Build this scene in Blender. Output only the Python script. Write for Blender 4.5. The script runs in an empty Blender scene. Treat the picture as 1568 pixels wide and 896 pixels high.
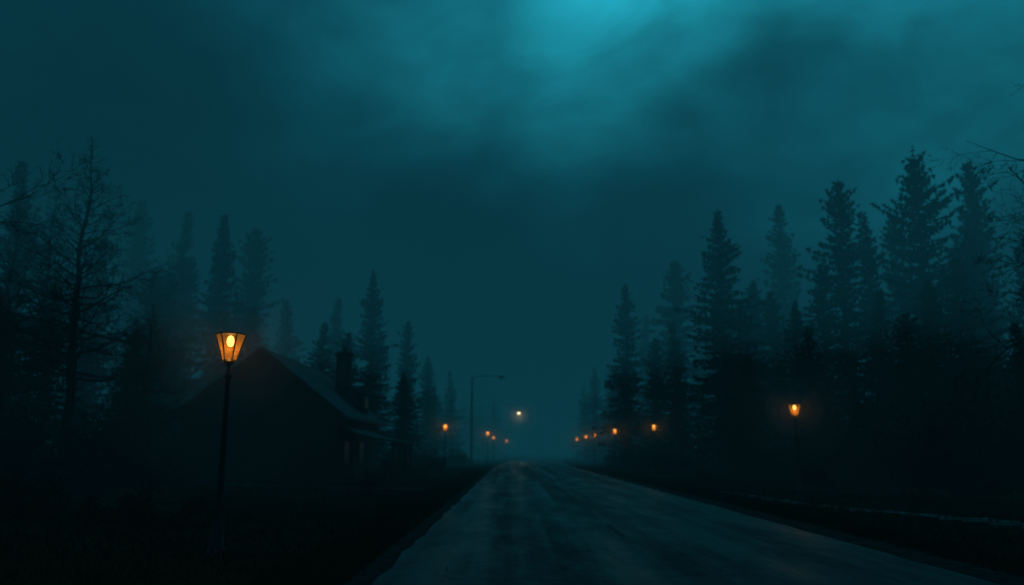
import bpy, math, random
import numpy as np
from mathutils import Vector, Matrix
random.seed(7); rng=np.random.default_rng(7)
scene=bpy.context.scene
scene.view_settings.view_transform='Standard'
scene.view_settings.look='None'
scene.view_settings.exposure=0

# ---------------------------------------------------------------- helpers
def link(o,parent=None):
    scene.collection.objects.link(o)
    if parent is not None: o.parent=parent
    return o
def nmat(name):
    m=bpy.data.materials.new(name); m.use_nodes=True
    nt=m.node_tree; nt.nodes.clear()
    out=nt.nodes.new('ShaderNodeOutputMaterial')
    return m,nt,out
def noise_mat(name,c1,c2,scale=3.0,rough=0.9,detail=6,bump=0.0,stretch=(1,1,1),spec=0.3,lo=.35,hi=.65,simple=False):
    m,nt,out=nmat(name); N=nt.nodes; L=nt.links
    tc=N.new('ShaderNodeTexCoord'); mp=N.new('ShaderNodeMapping'); mp.inputs['Scale'].default_value=stretch
    L.new(tc.outputs['Object'],mp.inputs[0])
    nz=N.new('ShaderNodeTexNoise'); nz.inputs['Scale'].default_value=scale; nz.inputs['Detail'].default_value=detail
    L.new(mp.outputs[0],nz.inputs['Vector'])
    cr=N.new('ShaderNodeValToRGB'); cr.color_ramp.elements[0].position=lo; cr.color_ramp.elements[1].position=hi
    cr.color_ramp.elements[0].color=(*c1,1); cr.color_ramp.elements[1].color=(*c2,1)
    L.new(nz.outputs['Fac'],cr.inputs[0])
    if simple:
        b=N.new('ShaderNodeBsdfDiffuse'); L.new(cr.outputs[0],b.inputs['Color'])
    else:
        b=N.new('ShaderNodeBsdfPrincipled'); b.inputs['Roughness'].default_value=rough
        b.inputs['Specular IOR Level'].default_value=spec
        L.new(cr.outputs[0],b.inputs['Base Color'])
    if bump>0:
        n2=N.new('ShaderNodeTexNoise'); n2.inputs['Scale'].default_value=scale*6; n2.inputs['Detail'].default_value=3
        L.new(tc.outputs['Object'],n2.inputs['Vector'])
        bp=N.new('ShaderNodeBump'); bp.inputs['Strength'].default_value=bump; bp.inputs['Distance'].default_value=.05
        L.new(n2.outputs['Fac'],bp.inputs['Height']); L.new(bp.outputs[0],b.inputs['Normal'])
    L.new(b.outputs[0],out.inputs['Surface'])
    return m
def emit_mat(name,col,strength):
    m,nt,out=nmat(name); N=nt.nodes; L=nt.links
    e=N.new('ShaderNodeEmission'); e.inputs[0].default_value=(*col,1); e.inputs[1].default_value=strength
    L.new(e.outputs[0],out.inputs[0])
    return m

class MB:
    """triangle/quad accumulator"""
    def __init__(s): s.v=[]; s.f=[]; s.m=[]
    def tri(s,a,b,c,m=0):
        i=len(s.v); s.v+= [tuple(a),tuple(b),tuple(c)]; s.f.append((i,i+1,i+2)); s.m.append(m)
    def quad(s,a,b,c,d,m=0):
        i=len(s.v); s.v+= [tuple(a),tuple(b),tuple(c),tuple(d)]; s.f.append((i,i+1,i+2)); s.f.append((i,i+2,i+3)); s.m+=[m,m]
    def tube(s,pts,rad,n=6,m=0,cap=True):
        base=len(s.v)
        for k,p in enumerate(pts):
            p=Vector(p)
            if k==0: d=Vector(pts[1])-p
            elif k==len(pts)-1: d=p-Vector(pts[k-1])
            else: d=Vector(pts[k+1])-Vector(pts[k-1])
            d.normalize()
            u=d.orthogonal() if abs(d.z)<.95 else Vector((1,0,0))-d*d.x
            u.normalize(); w=d.cross(u)
            for j in range(n):
                a=2*math.pi*j/n
                s.v.append(tuple(p+(u*math.cos(a)+w*math.sin(a))*rad[k]))
        for k in range(len(pts)-1):
            for j in range(n):
                a=base+k*n+j; b=base+k*n+(j+1)%n; c=b+n; d2=a+n
                s.f.append((a,b,c)); s.f.append((a,c,d2)); s.m+=[m,m]
        if cap:
            for k in (0,len(pts)-1):
                for j in range(1,n-1):
                    s.f.append((base+k*n,base+k*n+j,base+k*n+j+1)); s.m.append(m)
    def box(s,x0,x1,y0,y1,z0,z1,m=0):
        P=[(x0,y0,z0),(x1,y0,z0),(x1,y1,z0),(x0,y1,z0),(x0,y0,z1),(x1,y0,z1),(x1,y1,z1),(x0,y1,z1)]
        i=len(s.v); s.v+=P
        for q in ((0,3,2,1),(4,5,6,7),(0,1,5,4),(1,2,6,5),(2,3,7,6),(3,0,4,7)):
            s.f.append((i+q[0],i+q[1],i+q[2])); s.f.append((i+q[0],i+q[2],i+q[3])); s.m+=[m,m]
    def arrays(s): return np.array(s.v,dtype=np.float32),np.array(s.f,dtype=np.int32),np.array(s.m,dtype=np.int32)
def mesh_from(name,V,F,M,mats,smooth=False):
    me=bpy.data.meshes.new(name)
    me.vertices.add(len(V)); me.vertices.foreach_set('co',np.asarray(V,dtype=np.float32).ravel())
    me.loops.add(len(F)*3); me.loops.foreach_set('vertex_index',np.asarray(F,dtype=np.int32).ravel())
    me.polygons.add(len(F)); me.polygons.foreach_set('loop_start',np.arange(0,len(F)*3,3,dtype=np.int32))
    me.polygons.foreach_set('loop_total',np.full(len(F),3,dtype=np.int32))
    me.polygons.foreach_set('material_index',np.asarray(M,dtype=np.int32))
    if smooth: me.polygons.foreach_set('use_smooth',np.ones(len(F),dtype=bool))
    for m in mats: me.materials.append(m)
    me.update(calc_edges=True); me.validate()
    return me
def obj_mb(name,mb,mats,parent=None,smooth=False):
    return link(bpy.data.objects.new(name,mesh_from(name,*mb.arrays(),mats,smooth)),parent)

# ---------------------------------------------------------------- materials
bark=noise_mat('bark',(.02,.017,.014),(.05,.04,.033),6,.95,detail=2,stretch=(1,1,.2),simple=True)
needles=noise_mat('needles',(.012,.028,.014),(.035,.06,.03),1.2,detail=1,simple=True)
leaves=noise_mat('shrub_leaves',(.03,.022,.010),(.07,.04,.02),1.5,detail=1,simple=True)
grassm=noise_mat('grass_blades',(.018,.028,.008),(.05,.05,.018),.7,detail=1,simple=True)
iron=noise_mat('dark_iron',(.015,.016,.017),(.03,.03,.03),20,.55,detail=2)
steel=noise_mat('galvanised_steel',(.06,.065,.07),(.10,.10,.10),8,.6,detail=2)

# ---------------------------------------------------------------- ground
def cx(y):
    return 2.2+(0.00045*(y-70)**2 if y>70 else 0)
def ground_h(x,y):
    d=abs(x-cx(y))-5.5
    if d<0: return 0.0
    k=min(1,d/8)
    return k*(.18*math.sin(x*.31+1.3)*math.cos(y*.23)+.10*math.sin(x*.83+y*.57)+.05)
xs=sorted(set([-700,-500,-350,-250,-180,-130,-100,-80]+list(np.arange(-66,70,1.5))+[80,100,130,180,250,350,500,700]))
ys=sorted(set([-300,-200,-120,-80,-60,-40]+list(np.arange(-30,150,1.5))+[160,180,200,230,270,320,400,500,700]))
V=[(x,y,ground_h(x,y) if -66<x<70 and -30<y<150 else 0) for y in ys for x in xs]
F=[]; nx=len(xs)
for j in range(len(ys)-1):
    for i in range(nx-1):
        a=j*nx+i; F.append((a,a+1,a+1+nx)); F.append((a,a+1+nx,a+nx))
gm=noise_mat('ground_turf',(.014,.018,.008),(.045,.038,.018),.6,.95,detail=6,bump=.8,simple=True)
ground=link(bpy.data.objects.new('ground',mesh_from('ground',V,F,[0]*len(F),[gm],True)))

# road: asphalt with wheel tracks, damp patches
m,nt,out=nmat('wet_asphalt'); N=nt.nodes; L=nt.links
tc=N.new('ShaderNodeTexCoord')
def mapping(scale):
    mp=N.new('ShaderNodeMapping'); mp.inputs['Scale'].default_value=scale; L.new(tc.outputs['Object'],mp.inputs[0]); return mp
def noise(mp,s,d=6,r=.55):
    n=N.new('ShaderNodeTexNoise'); n.inputs['Scale'].default_value=s; n.inputs['Detail'].default_value=d; n.inputs['Roughness'].default_value=r
    L.new(mp.outputs[0],n.inputs['Vector']); return n
n1=noise(mapping((1,.025,1)),.9,4)     # long streaks along the road
n2=noise(mapping((1,.3,1)),.9,7,.68)       # patches
n3=noise(mapping((1,1,1)),60,2)        # grain
add=N.new('ShaderNodeMath'); add.operation='ADD'; 
d1=N.new('ShaderNodeMath'); d1.operation='MULTIPLY'; d1.inputs[1].default_value=1.15; L.new(n1.outputs['Fac'],d1.inputs[0])
d2=N.new('ShaderNodeMath'); d2.operation='MULTIPLY'; d2.inputs[1].default_value=.85; L.new(n2.outputs['Fac'],d2.inputs[0])
L.new(d1.outputs[0],add.inputs[0]); L.new(d2.outputs[0],add.inputs[1])
cr=N.new('ShaderNodeValToRGB'); e=cr.color_ramp.elements
e[0].position=.40; e[0].color=(.007,.009,.013,1); e[1].position=.62; e[1].color=(.034,.038,.046,1)
hf=N.new('ShaderNodeMath'); hf.operation='MULTIPLY'; hf.inputs[1].default_value=.5; L.new(add.outputs[0],hf.inputs[0])
L.new(hf.outputs[0],cr.inputs[0])
b=N.new('ShaderNodeBsdfPrincipled'); L.new(cr.outputs[0],b.inputs['Base Color']); b.inputs['Specular IOR Level'].default_value=.3
mr=N.new('ShaderNodeMapRange'); mr.inputs[1].default_value=.4; mr.inputs[2].default_value=.6; mr.inputs[3].default_value=.7; mr.inputs[4].default_value=.3
L.new(hf.outputs[0],mr.inputs[0]); L.new(mr.outputs[0],b.inputs['Roughness'])
vor=N.new('ShaderNodeTexVoronoi'); vor.feature='DISTANCE_TO_EDGE'; vor.inputs['Scale'].default_value=.45
mpv=mapping((1,.8,1)); wn=noise(mapping((1,1,1)),1.5,4)
vm=N.new('ShaderNodeVectorMath'); vm.operation='ADD'; L.new(mpv.outputs[0],vm.inputs[0]); L.new(wn.outputs['Color'],vm.inputs[1]); L.new(vm.outputs[0],vor.inputs['Vector'])
ck=N.new('ShaderNodeMapRange'); ck.inputs[1].default_value=0; ck.inputs[2].default_value=.03; ck.inputs[3].default_value=0; ck.inputs[4].default_value=1
L.new(vor.outputs['Distance'],ck.inputs[0])
ah=N.new('ShaderNodeMath'); ah.operation='MULTIPLY_ADD'; ah.inputs[1].default_value=.5; L.new(n3.outputs['Fac'],ah.inputs[0]); L.new(ck.outputs[0],ah.inputs[2])
bp=N.new('ShaderNodeBump'); bp.inputs['Strength'].default_value=.7; bp.inputs['Distance'].default_value=.03
L.new(ah.outputs[0],bp.inputs['Height']); L.new(bp.outputs[0],b.inputs['Normal']); L.new(b.outputs[0],out.inputs[0])
asphalt=m
gravel=noise_mat('gravel_shoulder',(.025,.028,.027),(.07,.072,.068),4,.9,detail=8,bump=.8,lo=.3,hi=.7,simple=True)
def strip(name,x0f,x1f,z,mat,y0=-40,y1=420,step=2.0,jag=0.0,nu=1):
    V=[];F=[]; yy=np.arange(y0,y1+.1,step)
    for y in yy:
        a=x0f(y)+random.uniform(-jag,jag); b_=x1f(y)+random.uniform(-jag,jag)
        V.append((a,y,z)); V.append((b_,y,z))
    for k in range(len(yy)-1):
        i=2*k; F.append((i,i+1,i+3)); F.append((i,i+3,i+2))
    return link(bpy.data.objects.new(name,mesh_from(name,V,F,[0]*len(F),[mat])))
strip('gravel_shoulder',lambda y:cx(y)-4.6,lambda y:cx(y)+4.9,.006,gravel,jag=.18,step=.6)
strip('road',lambda y:cx(y)-4.0,lambda y:cx(y)+4.0,.02,asphalt,jag=.06,step=.9)
paint=noise_mat('worn_road_paint',(.015,.016,.018),(.11,.11,.11),3,.7,detail=8,lo=.5,hi=.75)
mk=MB()
for y in range(-20,300,9):
    mk.quad((cx(y)-.06,y,.026),(cx(y)+.06,y,.026),(cx(y+3)+.06,y+3,.026),(cx(y+3)-.06,y+3,.026))
obj_mb('road_markings',mk,[paint])
# driveway to the house and foot path on the right
slab=noise_mat('pale_path_stone',(.03,.03,.03),(.13,.13,.13),1.1,.7,detail=6,lo=.45,hi=.62)
dv=MB()
for k in range(12):
    x0=-2.6-k*.9; dv.quad((x0-.9,33.2+k*.35,.09+.01*k),(x0,33-.15+k*.33,.09 if k else .03),(x0,35.3+k*.33,.09 if k else .03),(x0-.9,35.5+k*.35,.09+.01*k))
obj_mb('driveway',dv,[gravel])
pm=MB()
for k in range(34):
    t=k/33; y=40-26*t; x=7.6+4.2*t**1.3
    w=.7 if 20>y>13 else .4
    a=random.uniform(-.12,.12); zz=ground_h(x,y)+.05
    P=[]
    for (dx,dy) in ((-w,-.26),(-w*.6,-.31),(w*.7,-.3),(w,-.18),(w*.95,.22),(w*.5,.28),(-w*.7,.27)):
        dx+=random.uniform(-.06,.06); dy+=random.uniform(-.04,.04)
        P.append((x+dx*math.cos(a)-dy*math.sin(a),y+dx*math.sin(a)+dy*math.cos(a)))
    for j in range(1,6): pm.tri((*P[0],zz),(*P[j],zz),(*P[j+1],zz))
    for j in range(7):
        p,q=P[j],P[(j+1)%7]; pm.quad((*p,zz-.15),(*q,zz-.15),(*q,zz),(*p,zz))
obj_mb('stepping_stone_path',pm,[slab])

# ---------------------------------------------------------------- grass
def blades(n,xr,yr,h=(.05,.17)):
    x=rng.uniform(*xr,n); y=yr[0]+(yr[1]-yr[0])*rng.random(n)**1.7
    keep=[]
    for i in range(n):
        d=x[i]-cx(y[i])
        if -4.35<d<4.7: continue
        keep.append(i)
    x=x[keep]; y=y[keep]; n=len(x)
    clump=.5+.5*np.sin(x*1.7+np.sin(y*1.3)*2)*np.cos(y*1.1+x*.6)
    hh=rng.uniform(*h,n)*(.5+clump); a=rng.uniform(0,2*math.pi,n); w=rng.uniform(.006,.014,n)*(1+y/14)
    z=np.array([ground_h(x[i],y[i]) for i in range(n)])-.01
    ln=rng.uniform(-.5,.5,(n,2))*hh[:,None]
    V=np.zeros((n,3,3),dtype=np.float32)
    V[:,0]=np.stack([x-w*np.cos(a),y-w*np.sin(a),z],1)
    V[:,1]=np.stack([x+w*np.cos(a),y+w*np.sin(a),z],1)
    V[:,2]=np.stack([x+ln[:,0],y+ln[:,1],z+hh],1)
    return V.reshape(-1,3)
V=np.concatenate([blades(60000,(-22,-1.9),(6,48)),blades(50000,(6.4,28),(8,48)),blades(12000,(-3.4,-2.1),(4,60),(.08,.25)),blades(9000,(6.8,8),(4,60),(.1,.25))])
F=np.arange(len(V),dtype=np.int32).reshape(-1,3)
link(bpy.data.objects.new('grass',mesh_from('grass',V,F,np.zeros(len(F)),[grassm])))

# ---------------------------------------------------------------- trees
def conifer(seed,H=20.0,R=2.8,spacing=.40,n=6,step=.31,irr=.25,droop=1.0,base=.04,power=.7,fat=1.8):
    r=random.Random(seed); mb=MB()
    lean=(r.uniform(-.3,.3),r.uniform(-.3,.3))
    def ax(z): t=z/H; return Vector((lean[0]*t*t+.1*math.sin(z*.4+seed),lean[1]*t*t+.1*math.cos(z*.5+seed),z))
    zz=[H*k/10 for k in range(11)]
    mb.tube([ax(z) for z in zz],[max(.02,.26*(1-z/H)**.9*H/20) for z in zz],7,0)
    z=H*base
    lob=[r.uniform(0,6.28) for _ in range(4)]
    while z<H*.99:
        t=z/H
        env=R*((1-t)**power)*(.84+.16*math.sin(t*27+lob[0])+.1*math.sin(t*61+lob[2]))+.10
        if t<.12: env*=.7+.3*t/.12
        off=r.uniform(0,6.28)
        for k in range(n):
            if r.random()<.08: continue
            a=off+2*math.pi*k/n+r.uniform(-.4,.4)
            Ln=env*(1-irr+2*irr*r.random())*(.87+.2*math.sin(a*2+lob[1]+t*9))
            if r.random()<.05: Ln*=1.35
            el=math.radians(38*t**2-22*droop*(1-t)+r.uniform(-11,11))
            d=Vector((math.cos(a),math.sin(a),0)); o=ax(z)
            side=Vector((-d.y,d.x,0))
            def pt(s): return o+d*(Ln*s*math.cos(el))+Vector((0,0,Ln*s*math.sin(el)-.16*Ln*math.sin(s*2.6)*droop*(1-t)+.07*Ln*s*s))
            mb.tri(pt(0)+side*.03,pt(0)-side*.03,pt(1),0)
            m_=max(2,int(Ln/step))
            for q in range(m_+1):
                s=(q+r.random()*.8)/(m_+.8); p=pt(s)
                tw=(.72-.42*s)*min(1,.3+Ln*.35)
                for sg in (-1,1):
                    dd=(d*r.uniform(.2,.9)+side*sg*r.uniform(.4,1)+Vector((0,0,r.uniform(-.6,.25))))*tw*r.uniform(.7,1.2)
                    wd=d*((.06+.06*r.random())*fat)+Vector((0,0,r.uniform(-.08,.08)))
                    mb.tri(p-wd,p+wd,p+dd,1)
                dn=Vector((r.uniform(-.15,.15),r.uniform(-.15,.15),-r.uniform(.15,.5)*min(1,Ln)))
                mb.tri(p-d*.09*fat,p+d*.09*fat,p+dn,1)
            mb.tri(pt(.86)-side*.07,pt(.86)+side*.07,pt(1)+d*.16,1)
        z+=spacing*(.75+.5*r.random())*(.6+.4*(1-t))
    top=ax(H*.99); mb.tri(top+Vector((.05,0,0)),top-Vector((.05,0,0)),top+Vector((0,0,.35)),1)
    return mb.arrays()
con=[conifer(1,R=3.9),conifer(2,R=3.7,irr=.35),conifer(3,R=4.4,irr=.32,droop=1.2),conifer(4,R=3.8,irr=.42,spacing=.42,power=.5),conifer(5,R=4.4,irr=.4,spacing=.42,power=.38,base=.15)]
lo=[conifer(11,R=4,spacing=.65,n=6,step=.45,fat=2.6),conifer(12,R=4.4,spacing=.7,n=6,step=.45,irr=.4,fat=2.6)]
conme=[mesh_from('pine_tree_mesh_%d'%i,*c,[bark,needles]) for i,c in enumerate(con)]
def pine(v,x,y,h,wx=1.0,rot=None):
    o=link(bpy.data.objects.new('pine_tree',conme[v]))
    s=h/20; o.location=(x,y,-.1); o.scale=(s*wx,s*wx,s); o.rotation_euler=(0,0,rot if rot is not None else random.uniform(0,6.28))
    return o
# right-hand side of the road
pine(0,16.0,60,20.3,1.15); pine(1,11.4,80,18.6,1.05); pine(2,17.6,85,22.4,1.15); pine(3,25.5,60,22.8,.85)
pine(1,31.6,90,30,1.0); pine(4,31.7,60,24.6,.8); pine(2,41,68,27.5,.9); pine(0,29.5,64,21.4,.8)
pine(1,16.8,100,18.7); pine(0,11.9,115,13.8,1.1); pine(1,12.6,140,13,1.2); pine(3,22,72,17,.9); pine(0,20.5,57,12.5,1.3)
pine(2,37,56,17,1); pine(1,44,60,22,1); pine(4,52,70,27,.9); pine(0,48,52,19,1); pine(2,27.5,52,13,1.2); pine(3,24,48,10,1.4)
pine(0,33,48,12,1.3); pine(2,41,46,13,1.3); pine(1,14.5,70,13,1.3); pine(2,12.9,90,12,1.2); pine(3,34.5,70,23,.8)
pine(1,18.5,50,9.5,1.5); pine(2,22,66,15,1.2); pine(0,36,61,19,1); pine(3,44,54,15,1.2); pine(1,29,45,9,1.5)
pine(2,20.5,78,17,1.1); pine(0,26,84,20,1); pine(0,46,78,26,1); pine(2,13.3,103,12.5,1.3); pine(1,15.4,125,15,1.2)
pine(2,15.3,52,8,1.6); pine(0,18.6,64,14,1.3); pine(1,26,56,13,1.3); pine(3,30.5,54,15,1.2); pine(2,35.5,52,14,1.3); pine(0,13.6,76,12.5,1.3); pine(1,23.5,60,16,1.2)
# left-hand side
pine(1,-32,50,20.6,.9); pine(0,-22.4,60,20.0,.95); pine(3,-23.4,70,21.8,.9); pine(1,-30,70,23.3,.9); pine(2,-36,75,26,.9)
pine(0,-13.3,75,19.0,.9); pine(1,-19,85,18,1); pine(2,-11.2,85,15.6,.9); pine(0,-10.4,97,13.2,1.1); pine(1,-8.8,116,13.3,1.1)
pine(2,-22.8,80,17); pine(3,-26,62,17,1); pine(0,-40,58,21); pine(2,-27,46,12,1.3); pine(0,-34,42,13,1.2); pine(1,-17,70,13,1.3)
pine(2,-15.5,92,15); pine(3,-24.5,54,14,1.2); pine(4,-44,50,20,1); pine(1,-9.9,104,10,1.4)
pine(2,-20.5,62,13,1.3); pine(1,-30,56,17,1.1); pine(0,-37,48,15,1.1); pine(2,-13.8,66,11.5,1.4); pine(0,-10.6,78,9.5,1.5); pine(1,-26,40,10,1.3); pine(2,-21,44,8.5,1.4)
pine(1,-30,36,9,1.3); pine(0,-25.5,58,15,1.2)

def merge(items,srcs):
    Vs=[];Fs=[];Ms=[];n=0
    for (k,x,y,z,sx,sz,rot) in items:
        V,F,M=srcs[k]; c,s=math.cos(rot),math.sin(rot)
        W=np.stack([(V[:,0]*c-V[:,1]*s)*sx+x,(V[:,0]*s+V[:,1]*c)*sx+y,V[:,2]*sz+z],1)
        Vs.append(W);Fs.append(F+n);Ms.append(M);n+=len(V)
    return np.concatenate(Vs),np.concatenate(Fs),np.concatenate(Ms)
items=[]
for i in range(130):
    y=random.uniform(95,240); sgn=random.choice((-1,1))
    off=random.uniform(10+ (y-95)*.02,80)
    if y<120 and off<20: off+=14
    h=random.uniform(13,21); items.append((random.randint(0,1),cx(y)+sgn*off,y,-.1,h/20,h/20,random.uniform(0,6.28)))
for i in range(46):
    y=random.uniform(62,110); sgn=random.choice((-1,1)); h=random.uniform(13,22)
    items.append((random.randint(0,1),sgn*random.uniform(42,95),y,-.1,h/20,h/20,random.uniform(0,6.28)))
for i in range(36):   # closing forest far down the road
    x=random.uniform(-70,120); y=random.uniform(290,380); h=random.uniform(11,17)
    items.append((random.randint(0,1),x,y,-.1,h/20,h/20,random.uniform(0,6.28)))
link(bpy.data.objects.new('distant_trees',mesh_from('distant_trees',*merge(items,lo),[bark,needles])))

def bare(seed,H=15,R=5.5,up=.6,dens=3.2,thick=1.0,t0=.16):
    r=random.Random(seed); mb=MB()
    def limb(p,d,Ln,rad,depth):
        seg=7 if depth<2 else 4; pts=[p.copy()]; rr=[rad]; dirs=[d.copy()]
        for k in range(seg):
            w=.17+.07*depth
            d=(d+Vector((r.uniform(-w,w),r.uniform(-w,w),r.uniform(-w,w)+.10*up))).normalized()
            p=p+d*(Ln/seg); pts.append(p.copy()); rr.append(rad*(1-(k+1)/seg*.85)); dirs.append(d.copy())
        mb.tube(pts,rr,5 if depth<1 else 3,0,False)
        if depth>=4 or Ln<.22: return
        nch=[9,9,6,4][depth] if depth<4 else 0
        for c in range(nch):
            s=r.uniform(.18,1); k=min(seg-1,int(s*seg)); q=pts[k].lerp(pts[k+1],s*seg-k)
            dd=dirs[k]; a=dd.orthogonal().normalized(); a.rotate(Matrix.Rotation(r.uniform(0,6.28),3,dd))
            nd=(dd*r.uniform(.5,.9)+a*r.uniform(.5,.95)).normalized()
            limb(q,nd,Ln*r.uniform(.3,.5)*(1.15-.5*s),max(.009,rad*(1-.8*s)*.55),depth+1)
    pts=[];rr=[]
    x=y=0
    for k in range(13):
        z=H*k/12; x+=r.uniform(-.14,.14); y+=r.uniform(-.14,.14)
        pts.append(Vector((x,y,z))); rr.append(max(.015,.2*thick*H/15*(1-k/12.3)))
    mb.tube(pts,rr,8,0)
    nb=int(H*dens)
    for i in range(nb):
        t=t0+(.99-t0)*(i+r.random())/nb; k=min(11,int(t*12)); q=pts[k].lerp(pts[k+1],t*12-k)
        a=i*2.4+r.uniform(-.4,.4); el=math.radians(-8+50*t**1.5+r.uniform(-14,14))
        Ln=R*(.32+.68*math.sin(min(1,(1-t)*1.45)*1.57))*r.uniform(.6,1.1)*(.25+.75*min(1,(1-t)*2.2))
        limb(q,Vector((math.cos(a)*math.cos(el),math.sin(a)*math.cos(el),math.sin(el))),Ln,.085*thick*(1.1-t)*H/15,1)
    return mb
b1=obj_mb('bare_tree',bare(21,16,4.2,dens=5,thick=1.2,t0=.3),[bark]); b1.location=(-19.3,35,-.1)
b2=obj_mb('bare_tree',bare(22,12.5,8.2,up=.1,dens=2.6,thick=1.6,t0=.52),[bark]); b2.location=(-19.6,20,-.1)
b3=obj_mb('bare_tree',bare(23,16,8.5,up=.1,dens=2.6,thick=1.4,t0=.4),[bark]); b3.location=(20.8,24,-.1)
for (x,y,s,me) in ((-25.5,40,.95,b1),(-29,48,1.15,b1),(-17.5,38,.55,b1)):
    o=link(bpy.data.objects.new('bare_tree',me.data)); o.location=(x,y,-.1); o.scale=(s,s,s); o.rotation_euler=(0,0,x)

# ---------------------------------------------------------------- shrubs
def shrub(seed,n=2200):
    r=random.Random(seed); mb=MB(); cl=[]
    for k in range(16):
        a=r.uniform(0,6.28); q=r.random()**.5*.9; h=r.uniform(.15,1)*(1.1-q*.6)
        cl.append((Vector((math.cos(a)*q,math.sin(a)*q,h)),r.uniform(.18,.36)))
        mb.tube([(0,0,0),(math.cos(a)*q*.4,math.sin(a)*q*.4,h*.55),cl[-1][0]],[.03,.02,.008],4,0,False)
    for k in range(n):
        c,ra=r.choice(cl); d=Vector((r.gauss(0,1),r.gauss(0,1),r.gauss(0,1))).normalized()
        p=c+d*ra*r.uniform(.5,1.15)
        if p.z<0: p.z=-p.z*.5
        u=Vector((r.gauss(0,1),r.gauss(0,1),r.gauss(0,1))).normalized()*r.uniform(.025,.06); w=u.orthogonal()*.6
        mb.tri(p-u,p+u,p+w+d*.03,1)
    return mb.arrays()
sh=[shrub(31),shrub(32),shrub(33)]
shme=[mesh_from('shrub_mesh_%d'%i,*s,[bark,leaves]) for i,s in enumerate(sh)]
items=[]
for i in range(70):
    s=random.uniform(1.8,3.8); items.append((i%3,random.uniform(16,54),random.uniform(36,50),-.05,s,s*random.uniform(.9,1.5),random.uniform(0,6)))
for i in range(50):
    s=random.uniform(1.4,3.2); y=random.uniform(26,40); items.append((i%3,-random.uniform(14+y*.06,42),y,-.05,s,s*random.uniform(.9,1.5),random.uniform(0,6)))
for i in range(40):
    s=random.uniform(.8,2.0); y=random.uniform(58,120); items.append((i%3,cx(y)+random.choice((-1,1))*random.uniform(8.5,14),y,-.05,s,s,random.uniform(0,6)))
V,F,M=merge(items,sh)
link(bpy.data.objects.new('undergrowth',mesh_from('undergrowth',V,F,M,[bark,leaves])))
for (x,y,s) in ((-7.5,17.5,.75),(-9,19,1.0),(-11,18,1.1),(-13,22,1.4),(-8.2,22,.8),(-6.4,36,.9),(-5.9,52,1.0),(-7.4,48,1.3),(-6.4,66,1.0),(14,38,1.0),(13,26,.6),(17,30,1.0),(10.5,44,.9),(-17,40,1.6),(-14.5,40.5,1.2),(-19.5,41,2.2)):
    o=link(bpy.data.objects.new('shrub',random.choice(shme))); o.location=(x,y,ground_h(x,y)-.05); o.scale=(s,s,s*.9); o.rotation_euler=(0,0,random.uniform(0,6))

# ---------------------------------------------------------------- house
stucco=noise_mat('dark_timber_wall',(.015,.014,.013),(.035,.032,.03),3,.9,stretch=(6,6,.5),bump=.3,detail=3)
rooft=noise_mat('slate_roof',(.014,.018,.022),(.06,.065,.07),2.5,.7,detail=6,bump=.4,spec=.25)
brick=noise_mat('brick_chimney',(.03,.02,.016),(.06,.04,.03),6,.9,bump=.3)
trim=noise_mat('weathered_trim',(.02,.02,.02),(.04,.04,.04),5,.8)
m,nt,out=nmat('window_glass'); b=nt.nodes.new('ShaderNodeBsdfPrincipled'); b.inputs['Base Color'].default_value=(.01,.012,.014,1); b.inputs['Roughness'].default_value=.35; b.inputs['Specular IOR Level'].default_value=.1
nt.links.new(b.outputs[0],out.inputs[0]); wglass=m
house=link(bpy.data.objects.new('timber_house',None)); 
X0,X1,Y0,Y1=-17.7,-9.3,43.2,56.0; XR=-13.5; ZE=3.7; ZR=7.0
w=MB()
w.quad((X0,Y0,0),(X1,Y0,0),(X1,Y0,ZE),(X0,Y0,ZE)); w.tri((X0,Y0,ZE),(X1,Y0,ZE),(XR,Y0,ZR))
w.quad((X1,Y1,0),(X0,Y1,0),(X0,Y1,ZE),(X1,Y1,ZE)); w.tri((X1,Y1,ZE),(X0,Y1,ZE),(XR,Y1,ZR))
w.quad((X1,Y0,0),(X1,Y1,0),(X1,Y1,ZE),(X1,Y0,ZE)); w.quad((X0,Y1,0),(X0,Y0,0),(X0,Y0,ZE),(X0,Y1,ZE))
obj_mb('walls',w,[stucco],house)
def slope_box(mb,x0,z0,x1,z1,y0,y1,th,m=0):
    P=[(x0,y0,z0),(x1,y0,z1),(x1,y1,z1),(x0,y1,z0)]; Q=[(p[0],p[1],p[2]+th) for p in P]
    mb.quad(*P,m); mb.quad(*Q,m)
    for j in range(4): mb.quad(P[j],P[(j+1)%4],Q[(j+1)%4],Q[j],m)
rf=MB()
k=(ZR-ZE)/(X1-XR)
slope_box(rf,XR,ZR+.05,X1+.55,ZE-.55*k+.05,Y0-.5,Y1+.4,.14)
slope_box(rf,XR-.002,ZR+.05,X0-.55,ZE-.55*k+.05,Y0-.5,Y1+.4,.14)
px=[(-9.28,2.98),(-8.3,2.52),(-7.3,2.24),(-6.2,2.08)]
for a,b_ in zip(px[:-1],px[1:]): slope_box(rf,a[0],a[1],b_[0],b_[1],Y0+.2,Y0+8,.1)
slope_box(rf,-11.0,5.75,-9.2,5.25,50.4,52.9,.1)
obj_mb('roof',rf,[rooft],house)
bb=MB()
slope_box(bb,XR,ZR-.12,X1+.6,ZE-.6*k-.12,Y0-.53,Y0-.502,.32); slope_box(bb,XR-.002,ZR-.12,X0-.6,ZE-.6*k-.12,Y0-.53,Y0-.502,.32)
for y in (43.5,46.0,48.5,51.0): bb.box(-6.45,-6.31,y,y+.14,0,2.08)
bb.box(-6.5,-6.26,43.4,51.2,1.96,2.07)
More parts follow.
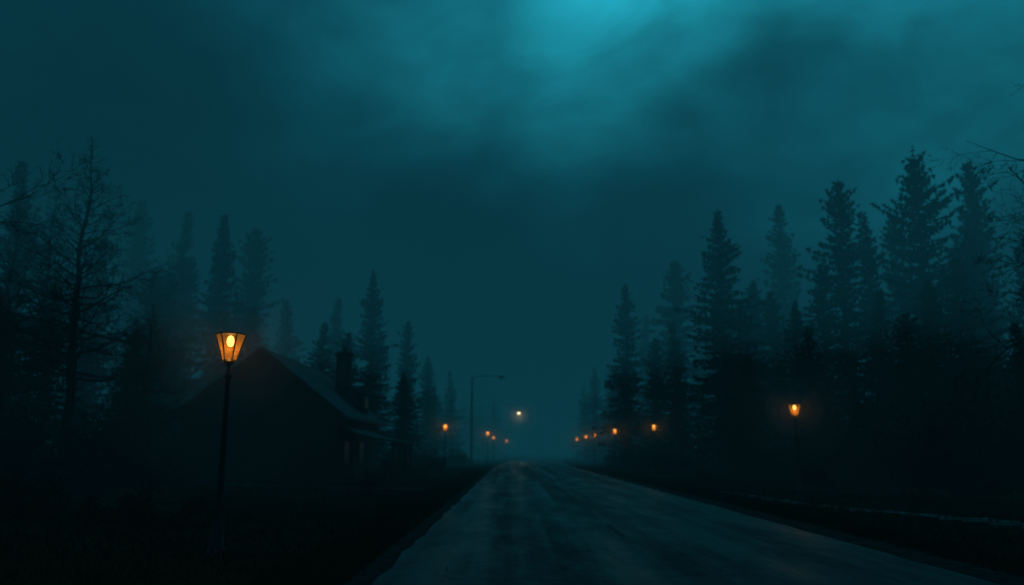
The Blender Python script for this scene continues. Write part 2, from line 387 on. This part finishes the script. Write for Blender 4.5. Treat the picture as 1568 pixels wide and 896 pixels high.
for (x0,x1,z0,z1) in ((-16.6,-15.2,1.0,2.4),(-12.0,-10.6,1.0,2.4),(-14.2,-12.8,4.2,5.4)):
    bb.box(x0-.1,x1+.1,Y0-.06,Y0-.003,z1,z1+.1); bb.box(x0-.1,x1+.1,Y0-.08,Y0-.003,z0-.1,z0)
    bb.box(x0-.1,x0,Y0-.06,Y0-.003,z0,z1); bb.box(x1,x1+.1,Y0-.06,Y0-.003,z0,z1); bb.box((x0+x1)/2-.03,(x0+x1)/2+.03,Y0-.05,Y0-.013,z0,z1)
obj_mb('trim',bb,[trim],house)
gl=MB()
for (x0,x1,z0,z1) in ((-16.6,-15.2,1.0,2.4),(-12.0,-10.6,1.0,2.4),(-14.2,-12.8,4.2,5.4)): gl.quad((x0,Y0-.01,z0),(x1,Y0-.01,z0),(x1,Y0-.01,z1),(x0,Y0-.01,z1))
for y in (45,49.5): gl.quad((X1+.01,y,1),(X1+.01,y+1.3,1),(X1+.01,y+1.3,2.2),(X1+.01,y,2.2))
gl.quad((-9.36,51,4.35),(-9.36,52.3,4.35),(-9.36,52.3,5.1),(-9.36,51,5.1))
obj_mb('windows',gl,[wglass],house)
dm=MB(); dm.box(-11.0,-9.4,50.6,52.7,3.8,5.27); obj_mb('dormer',dm,[stucco],house)
ch=MB(); ch.box(-11.7,-10.8,52.9,53.8,4.4,7.9); ch.box(-11.8,-10.7,52.8,53.9,7.9,8.1); ch.tube([(-11.25,53.35,8.1),(-11.25,53.35,8.5)],[.16,.14],10); obj_mb('chimney',ch,[brick],house)
dr=MB(); dr.box(X1+.003,X1+.06,47.2,48.2,.05,2.1); obj_mb('door',dr,[trim],house)

# ---------------------------------------------------------------- lantern lamps
m,nt,out=nmat('amber_lantern_glass'); N=nt.nodes; L=nt.links
tl=N.new('ShaderNodeBsdfTranslucent'); tl.inputs[0].default_value=(.09,.038,.007,1)
tp=N.new('ShaderNodeBsdfTransparent'); tp.inputs[0].default_value=(1,.75,.4,1)
mx=N.new('ShaderNodeMixShader'); mx.inputs[0].default_value=.5
L.new(tl.outputs[0],mx.inputs[1]); L.new(tp.outputs[0],mx.inputs[2])
em=N.new('ShaderNodeEmission'); em.inputs[0].default_value=(1,.38,.055,1); em.inputs[1].default_value=.08
ads=N.new('ShaderNodeAddShader'); L.new(mx.outputs[0],ads.inputs[0]); L.new(em.outputs[0],ads.inputs[1]); L.new(ads.outputs[0],out.inputs[0])
glassm=m
bulbm=emit_mat('lantern_bulb',(1,.60,.19),8.0)
def prism(mb,zs,hs,n,rot,m=0,cap=True):
    base=len(mb.v)
    for z,h in zip(zs,hs):
        for j in range(n):
            a=rot+2*math.pi*j/n; mb.v.append((h*math.cos(a),h*math.sin(a),z))
    for k in range(len(zs)-1):
        for j in range(n):
            a=base+k*n+j; b_=base+k*n+(j+1)%n; mb.f+= [(a,b_,b_+n),(a,b_+n,a+n)]; mb.m+=[m,m]
    if cap:
        for k in (0,len(zs)-1):
            for j in range(1,n-1): mb.f.append((base+k*n,base+k*n+j,base+k*n+j+1)); mb.m.append(m)
def make_lamp_meshes():
    n=6; rot=math.radians(12)
    p=MB()
    prism(p,[0,.12,.14,.5,.55,.6,2.9,2.92,2.98,3.0,3.12,3.16,3.2],[.15,.15,.11,.10,.07,.055,.040,.065,.065,.04,.035,.07,.10],12,0)
    fr=MB(); zb,zt=3.23,3.66; rb,rt=.115,.25
    prism(fr,[3.2,zb],[.13,.12],n,rot)
    prism(fr,[zt,zt+.02,zt+.035],[rt+.012,rt+.015,rt-.03],n,rot)
    for j in range(n):
        a=rot+2*math.pi*j/n; a2=rot+2*math.pi*(j+1)/n
        A=Vector((rb*math.cos(a),rb*math.sin(a),zb)); B=Vector((rt*math.cos(a),rt*math.sin(a),zt))
        fr.tube([A,B],[.012,.012],5)
        A2=Vector((rb*math.cos(a2),rb*math.sin(a2),zb)); B2=Vector((rt*math.cos(a2),rt*math.sin(a2),zt))
        for s in (.12,.22,.32): fr.tube([A.lerp(B,s),A2.lerp(B2,s)],[.005,.005],4)
    g=MB(); prism(g,[zb,zt],[rb-.008,rt-.01],n,rot,cap=False)
    bu=MB(); prism(bu,[3.46,3.48,3.53,3.59,3.63,3.65],[.02,.045,.062,.058,.04,.01],12,0)
    return (mesh_from('post',*p.arrays(),[iron],False),mesh_from('lantern_frame',*fr.arrays(),[iron]),mesh_from('lantern_glass',*g.arrays(),[glassm]),mesh_from('bulb',*bu.arrays(),[bulbm],True))
LM=make_lamp_meshes()
def lamp(x,y,s=1.0,rot=0,power=12,sz=None):
    e=link(bpy.data.objects.new('street_lamp',None)); e.location=(x,y,ground_h(x,y)-.02); e.rotation_euler=(0,0,rot); e.scale=(s,s,sz or s)
    for nme,me in zip(('post','lantern_frame','lantern_glass','bulb'),LM): link(bpy.data.objects.new(nme,me),e)
    l=bpy.data.lights.new('lamp_light','POINT'); l.energy=power; l.color=(1,.52,.13); l.shadow_soft_size=.05
    o=link(bpy.data.objects.new('lamp_light',l),e); o.location=(0,0,3.42)
    return (x,y,3.45)
lamps=[lamp(-4.84,13.6,1,0,13),lamp(-5.2,63,1,.3,28),lamp(12.3,35,1,.5,20),lamp(11.6,66,1,.2,28),
lamp(-3.0,100,1.0,.1,42,1.08),lamp(-2.9,127,1.0,.7,48,1.05),lamp(-1.0,155,1,.2,55),
lamp(9.8,77,1,.2,32,1.0),lamp(9.3,92,1,.6,42),lamp(9.9,108,1,.1,48),lamp(10.6,132,1,.3,55)]

# ---------------------------------------------------------------- tall mast-arm street lights, utility pole
headm=emit_mat('lit_street_light_lens',(1,.72,.34),9)
lens=noise_mat('unlit_lens',(.1,.1,.1),(.15,.15,.15),5,.5)
def mast(x,y,H,arm,drop,lit):
    e=link(bpy.data.objects.new('street_light',None)); e.location=(x,y,0)
    p=MB(); p.tube([(0,0,0),(0,0,.9),(0,0,.95),(0,0,H)],[.18,.17,.13,.09],10)
    pts=[(arm*t,0,H-.02+ .35*math.sin(t*1.9)*(1 if drop<1 else .3)-drop*t*t) for t in [k/8 for k in range(9)]]
    p.tube(pts,[.06]*9,8); obj_mb('mast',p,[steel],e)
    hx,hz=pts[-1][0],pts[-1][2]
    h=MB(); h.tube([(hx-.1,0,hz),(hx+.15,0,hz+.03),(hx+.6,0,hz+.0),(hx+.85,0,hz-.05)],[.06,.17,.16,.04],10); obj_mb('lamp_head',h,[steel],e)
    g=MB(); g.tube([(hx+.35,0,hz-.08),(hx+.35,0,hz-.16),(hx+.35,0,hz-.26),(hx+.35,0,hz-.32)],[.2,.22,.16,.05],12); obj_mb('lens',g,[headm if lit else lens],e)
    if lit:
        l=bpy.data.lights.new('lamp_light','POINT'); l.energy=110; l.color=(1,.72,.35); l.shadow_soft_size=.1
        o=link(bpy.data.objects.new('lamp_light',l),e); o.location=(hx+.35,0,hz-.5)
    return (x+hx+.35,y,hz-.45)
mast(-4.75,95,10.2,3.1,0.25,False)
lamps.append(mast(-3.1,135,9.9,3.9,2.0,True))
up=MB(); up.tube([(0,0,0),(.2,0,4),(-.1,0,8.2)],[.15,.13,.1],8); up.box(-1.0,.8,-.06,.06,7.5,7.62); 
for xx in (-.9,-.5,.4,.7): up.tube([(xx,0,7.62),(xx,0,7.8)],[.05,.03],6)
u=obj_mb('utility_pole',up,[bark]); u.location=(12.0,84,0)

# ---------------------------------------------------------------- fog: layers of night mist (thicker aloft, over the forest and down the road)
def glowing_mistmat(dens,Lr):  # absorbs and emits: its own glow stands in for scattered skylight
    m,nt,out=nmat('mist'); ab=nt.nodes.new('ShaderNodeVolumeAbsorption'); ab.inputs['Color'].default_value=(0,0,0,1); ab.inputs['Density'].default_value=dens
    em=nt.nodes.new('ShaderNodeEmission'); em.inputs[0].default_value=(*[c/Lr[2] for c in Lr],1); em.inputs[1].default_value=dens*Lr[2]
    a=nt.nodes.new('ShaderNodeAddShader'); nt.links.new(ab.outputs[0],a.inputs[0]); nt.links.new(em.outputs[0],a.inputs[1]); nt.links.new(a.outputs[0],out.inputs['Volume'])
    return m
LR=(.0025,.038,.055)
for (bx,d,Lq) in (((-400,400,-120,520,-2,42),.0022,LR),((-401,401,-121,521,8.5,30),.0145,LR),((-403,403,80,523,-3,31),.0100,(.0028,.042,.059)),((-404,-17.9,46,524,4.5,32),.0105,(.0022,.032,.045))):
    fb=MB(); fb.box(*bx); obj_mb('fog_glow',fb,[glowing_mistmat(d,Lq)])
# halo spheres added around each lamp to scatter its light (nested, denser inside)
hm=[MB(),MB()]
for i,(x,y,z) in enumerate(lamps):
    for q_,R in enumerate((2.4 if i<4 else 3.2,1.25 if i<4 else 1.7)):
        h=hm[q_]; nu,nv=24,14; base=len(h.v)
        for j in range(nv+1):
            th=math.pi*j/nv
            for q in range(nu):
                ph=2*math.pi*q/nu; h.v.append((x+R*math.sin(th)*math.cos(ph),y+R*math.sin(th)*math.sin(ph),z+R*math.cos(th)))
        for j in range(nv):
            for q in range(nu):
                a=base+j*nu+q; b_=base+j*nu+(q+1)%nu; h.f+=[(a,a+nu,b_+nu),(a,b_+nu,b_)]; h.m+=[0,0]
for h,dn in zip(hm,(.011,.028)):
    m,nt,out=nmat('lamp_halo'); vs=nt.nodes.new('ShaderNodeVolumeScatter'); vs.inputs['Color'].default_value=(1,1,1,1); vs.inputs['Density'].default_value=dn; nt.links.new(vs.outputs[0],out.inputs['Volume'])
    obj_mb('fog_glow',h,[m])

# ---------------------------------------------------------------- sky
W=bpy.data.worlds.new('World'); scene.world=W; W.use_nodes=True; nt=W.node_tree; nt.nodes.clear(); N=nt.nodes; L=nt.links
out=N.new('ShaderNodeOutputWorld'); bg=N.new('ShaderNodeBackground'); L.new(bg.outputs[0],out.inputs[0])
tc=N.new('ShaderNodeTexCoord')
def M2(op,a,b=None,c=None,clamp=False):
    n=N.new('ShaderNodeMath'); n.operation=op; n.use_clamp=clamp
    for i,v in enumerate((a,b,c)):
        if v is None: continue
        if isinstance(v,(int,float)): n.inputs[i].default_value=v
        else: L.new(v,n.inputs[i])
    return n.outputs[0]
def wnoise(scale,detail,stretch=(1,1,1.6),rough=.5,off=(0,0,0),dist=0):
    mp=N.new('ShaderNodeMapping'); mp.inputs['Scale'].default_value=stretch; mp.inputs['Location'].default_value=off
    L.new(tc.outputs['Generated'],mp.inputs[0])
    n=N.new('ShaderNodeTexNoise'); n.inputs['Scale'].default_value=scale; n.inputs['Detail'].default_value=detail; n.inputs['Roughness'].default_value=rough; n.inputs['Distortion'].default_value=dist
    L.new(mp.outputs[0],n.inputs['Vector']); return n
wn=wnoise(3,4)
sb=N.new('ShaderNodeVectorMath'); sb.operation='SUBTRACT'; L.new(wn.outputs['Color'],sb.inputs[0]); sb.inputs[1].default_value=(.5,.5,.5)
sc=N.new('ShaderNodeVectorMath'); sc.operation='SCALE'; L.new(sb.outputs[0],sc.inputs[0]); sc.inputs['Scale'].default_value=.27
ad=N.new('ShaderNodeVectorMath'); ad.operation='ADD'; L.new(tc.outputs['Generated'],ad.inputs[0]); L.new(sc.outputs[0],ad.inputs[1])
nm=N.new('ShaderNodeVectorMath'); nm.operation='NORMALIZE'; L.new(ad.outputs[0],nm.inputs[0])
def lobe(d,wdeg,amp):
    v=Vector(d).normalized(); dt=N.new('ShaderNodeVectorMath'); dt.operation='DOT_PRODUCT'; L.new(nm.outputs[0],dt.inputs[0]); dt.inputs[1].default_value=v
    k=1/(1-math.cos(math.radians(wdeg)))
    x=M2('MULTIPLY',M2('SUBTRACT',dt.outputs['Value'],1.0),k)
    return M2('MULTIPLY',M2('EXPONENT',x),amp)
sx=N.new('ShaderNodeSeparateXYZ'); L.new(tc.outputs['Generated'],sx.inputs[0]); z=M2('MAXIMUM',sx.outputs['Z'],0)
I=M2('ADD',M2('MULTIPLY',M2('POWER',z,2.0),.10),.040)
for a in (lobe((.15,1,.73),12,.66),lobe((.58,1,.60),11,.36),lobe((.62,1,.40),12,.12),lobe((-.08,1,.50),13,.08),lobe((.10,1,.17),9,.02)):
    I=M2('ADD',I,a)
n1=wnoise(2.3,4,(1,1,1.5),.5,(3.1,1.7,.4))
mr=N.new('ShaderNodeMapRange'); mr.interpolation_type='SMOOTHSTEP'; L.new(n1.outputs['Fac'],mr.inputs[0]); mr.inputs[1].default_value=.3; mr.inputs[2].default_value=.7; mr.inputs[3].default_value=.6; mr.inputs[4].default_value=1.35
I=M2('MULTIPLY',I,mr.outputs[0])
n2=wnoise(5.5,5,(1,1,1.7),.55,(7.3,.2,2.4),.6)
mr=N.new('ShaderNodeMapRange'); mr.interpolation_type='SMOOTHSTEP'; L.new(n2.outputs['Fac'],mr.inputs[0]); mr.inputs[1].default_value=.3; mr.inputs[2].default_value=.7; mr.inputs[3].default_value=.78; mr.inputs[4].default_value=1.2
I=M2('MULTIPLY',I,mr.outputs[0])
for a in (lobe((.36,1,.52),5,.5),lobe((.2,1,.36),5.5,.5),lobe((-.03,1,.24),8,.55),lobe((-.55,1,.5),10,.4)):
    I=M2('MULTIPLY',I,M2('SUBTRACT',1.0,a))
cr=N.new('ShaderNodeValToRGB'); e=cr.color_ramp.elements
e[0].position=0; e[0].color=(.03,.66,1,1); e[1].position=.4; e[1].color=(.03,.75,1,1)
L.new(I,cr.inputs[0]); L.new(cr.outputs[0],bg.inputs[0]); L.new(I,bg.inputs[1])

s=bpy.data.lights.new('sun','SUN'); s.energy=.012; s.angle=math.radians(20); s.color=(.2,.8,1)
so=link(bpy.data.objects.new('sun',s)); so.rotation_euler=Vector((-.2,-1,-.8)).to_track_quat('-Z','Y').to_euler()

# ---------------------------------------------------------------- camera
c=bpy.data.cameras.new('camera'); cam=link(bpy.data.objects.new('camera',c)); c.lens=28; c.sensor_width=36; c.clip_end=3000
c.dof.use_dof=True; c.dof.focus_distance=11; c.dof.aperture_fstop=.7
cam.location=(0,0,1.7); cam.rotation_euler=(math.radians(90+11.2),0,0); scene.camera=cam
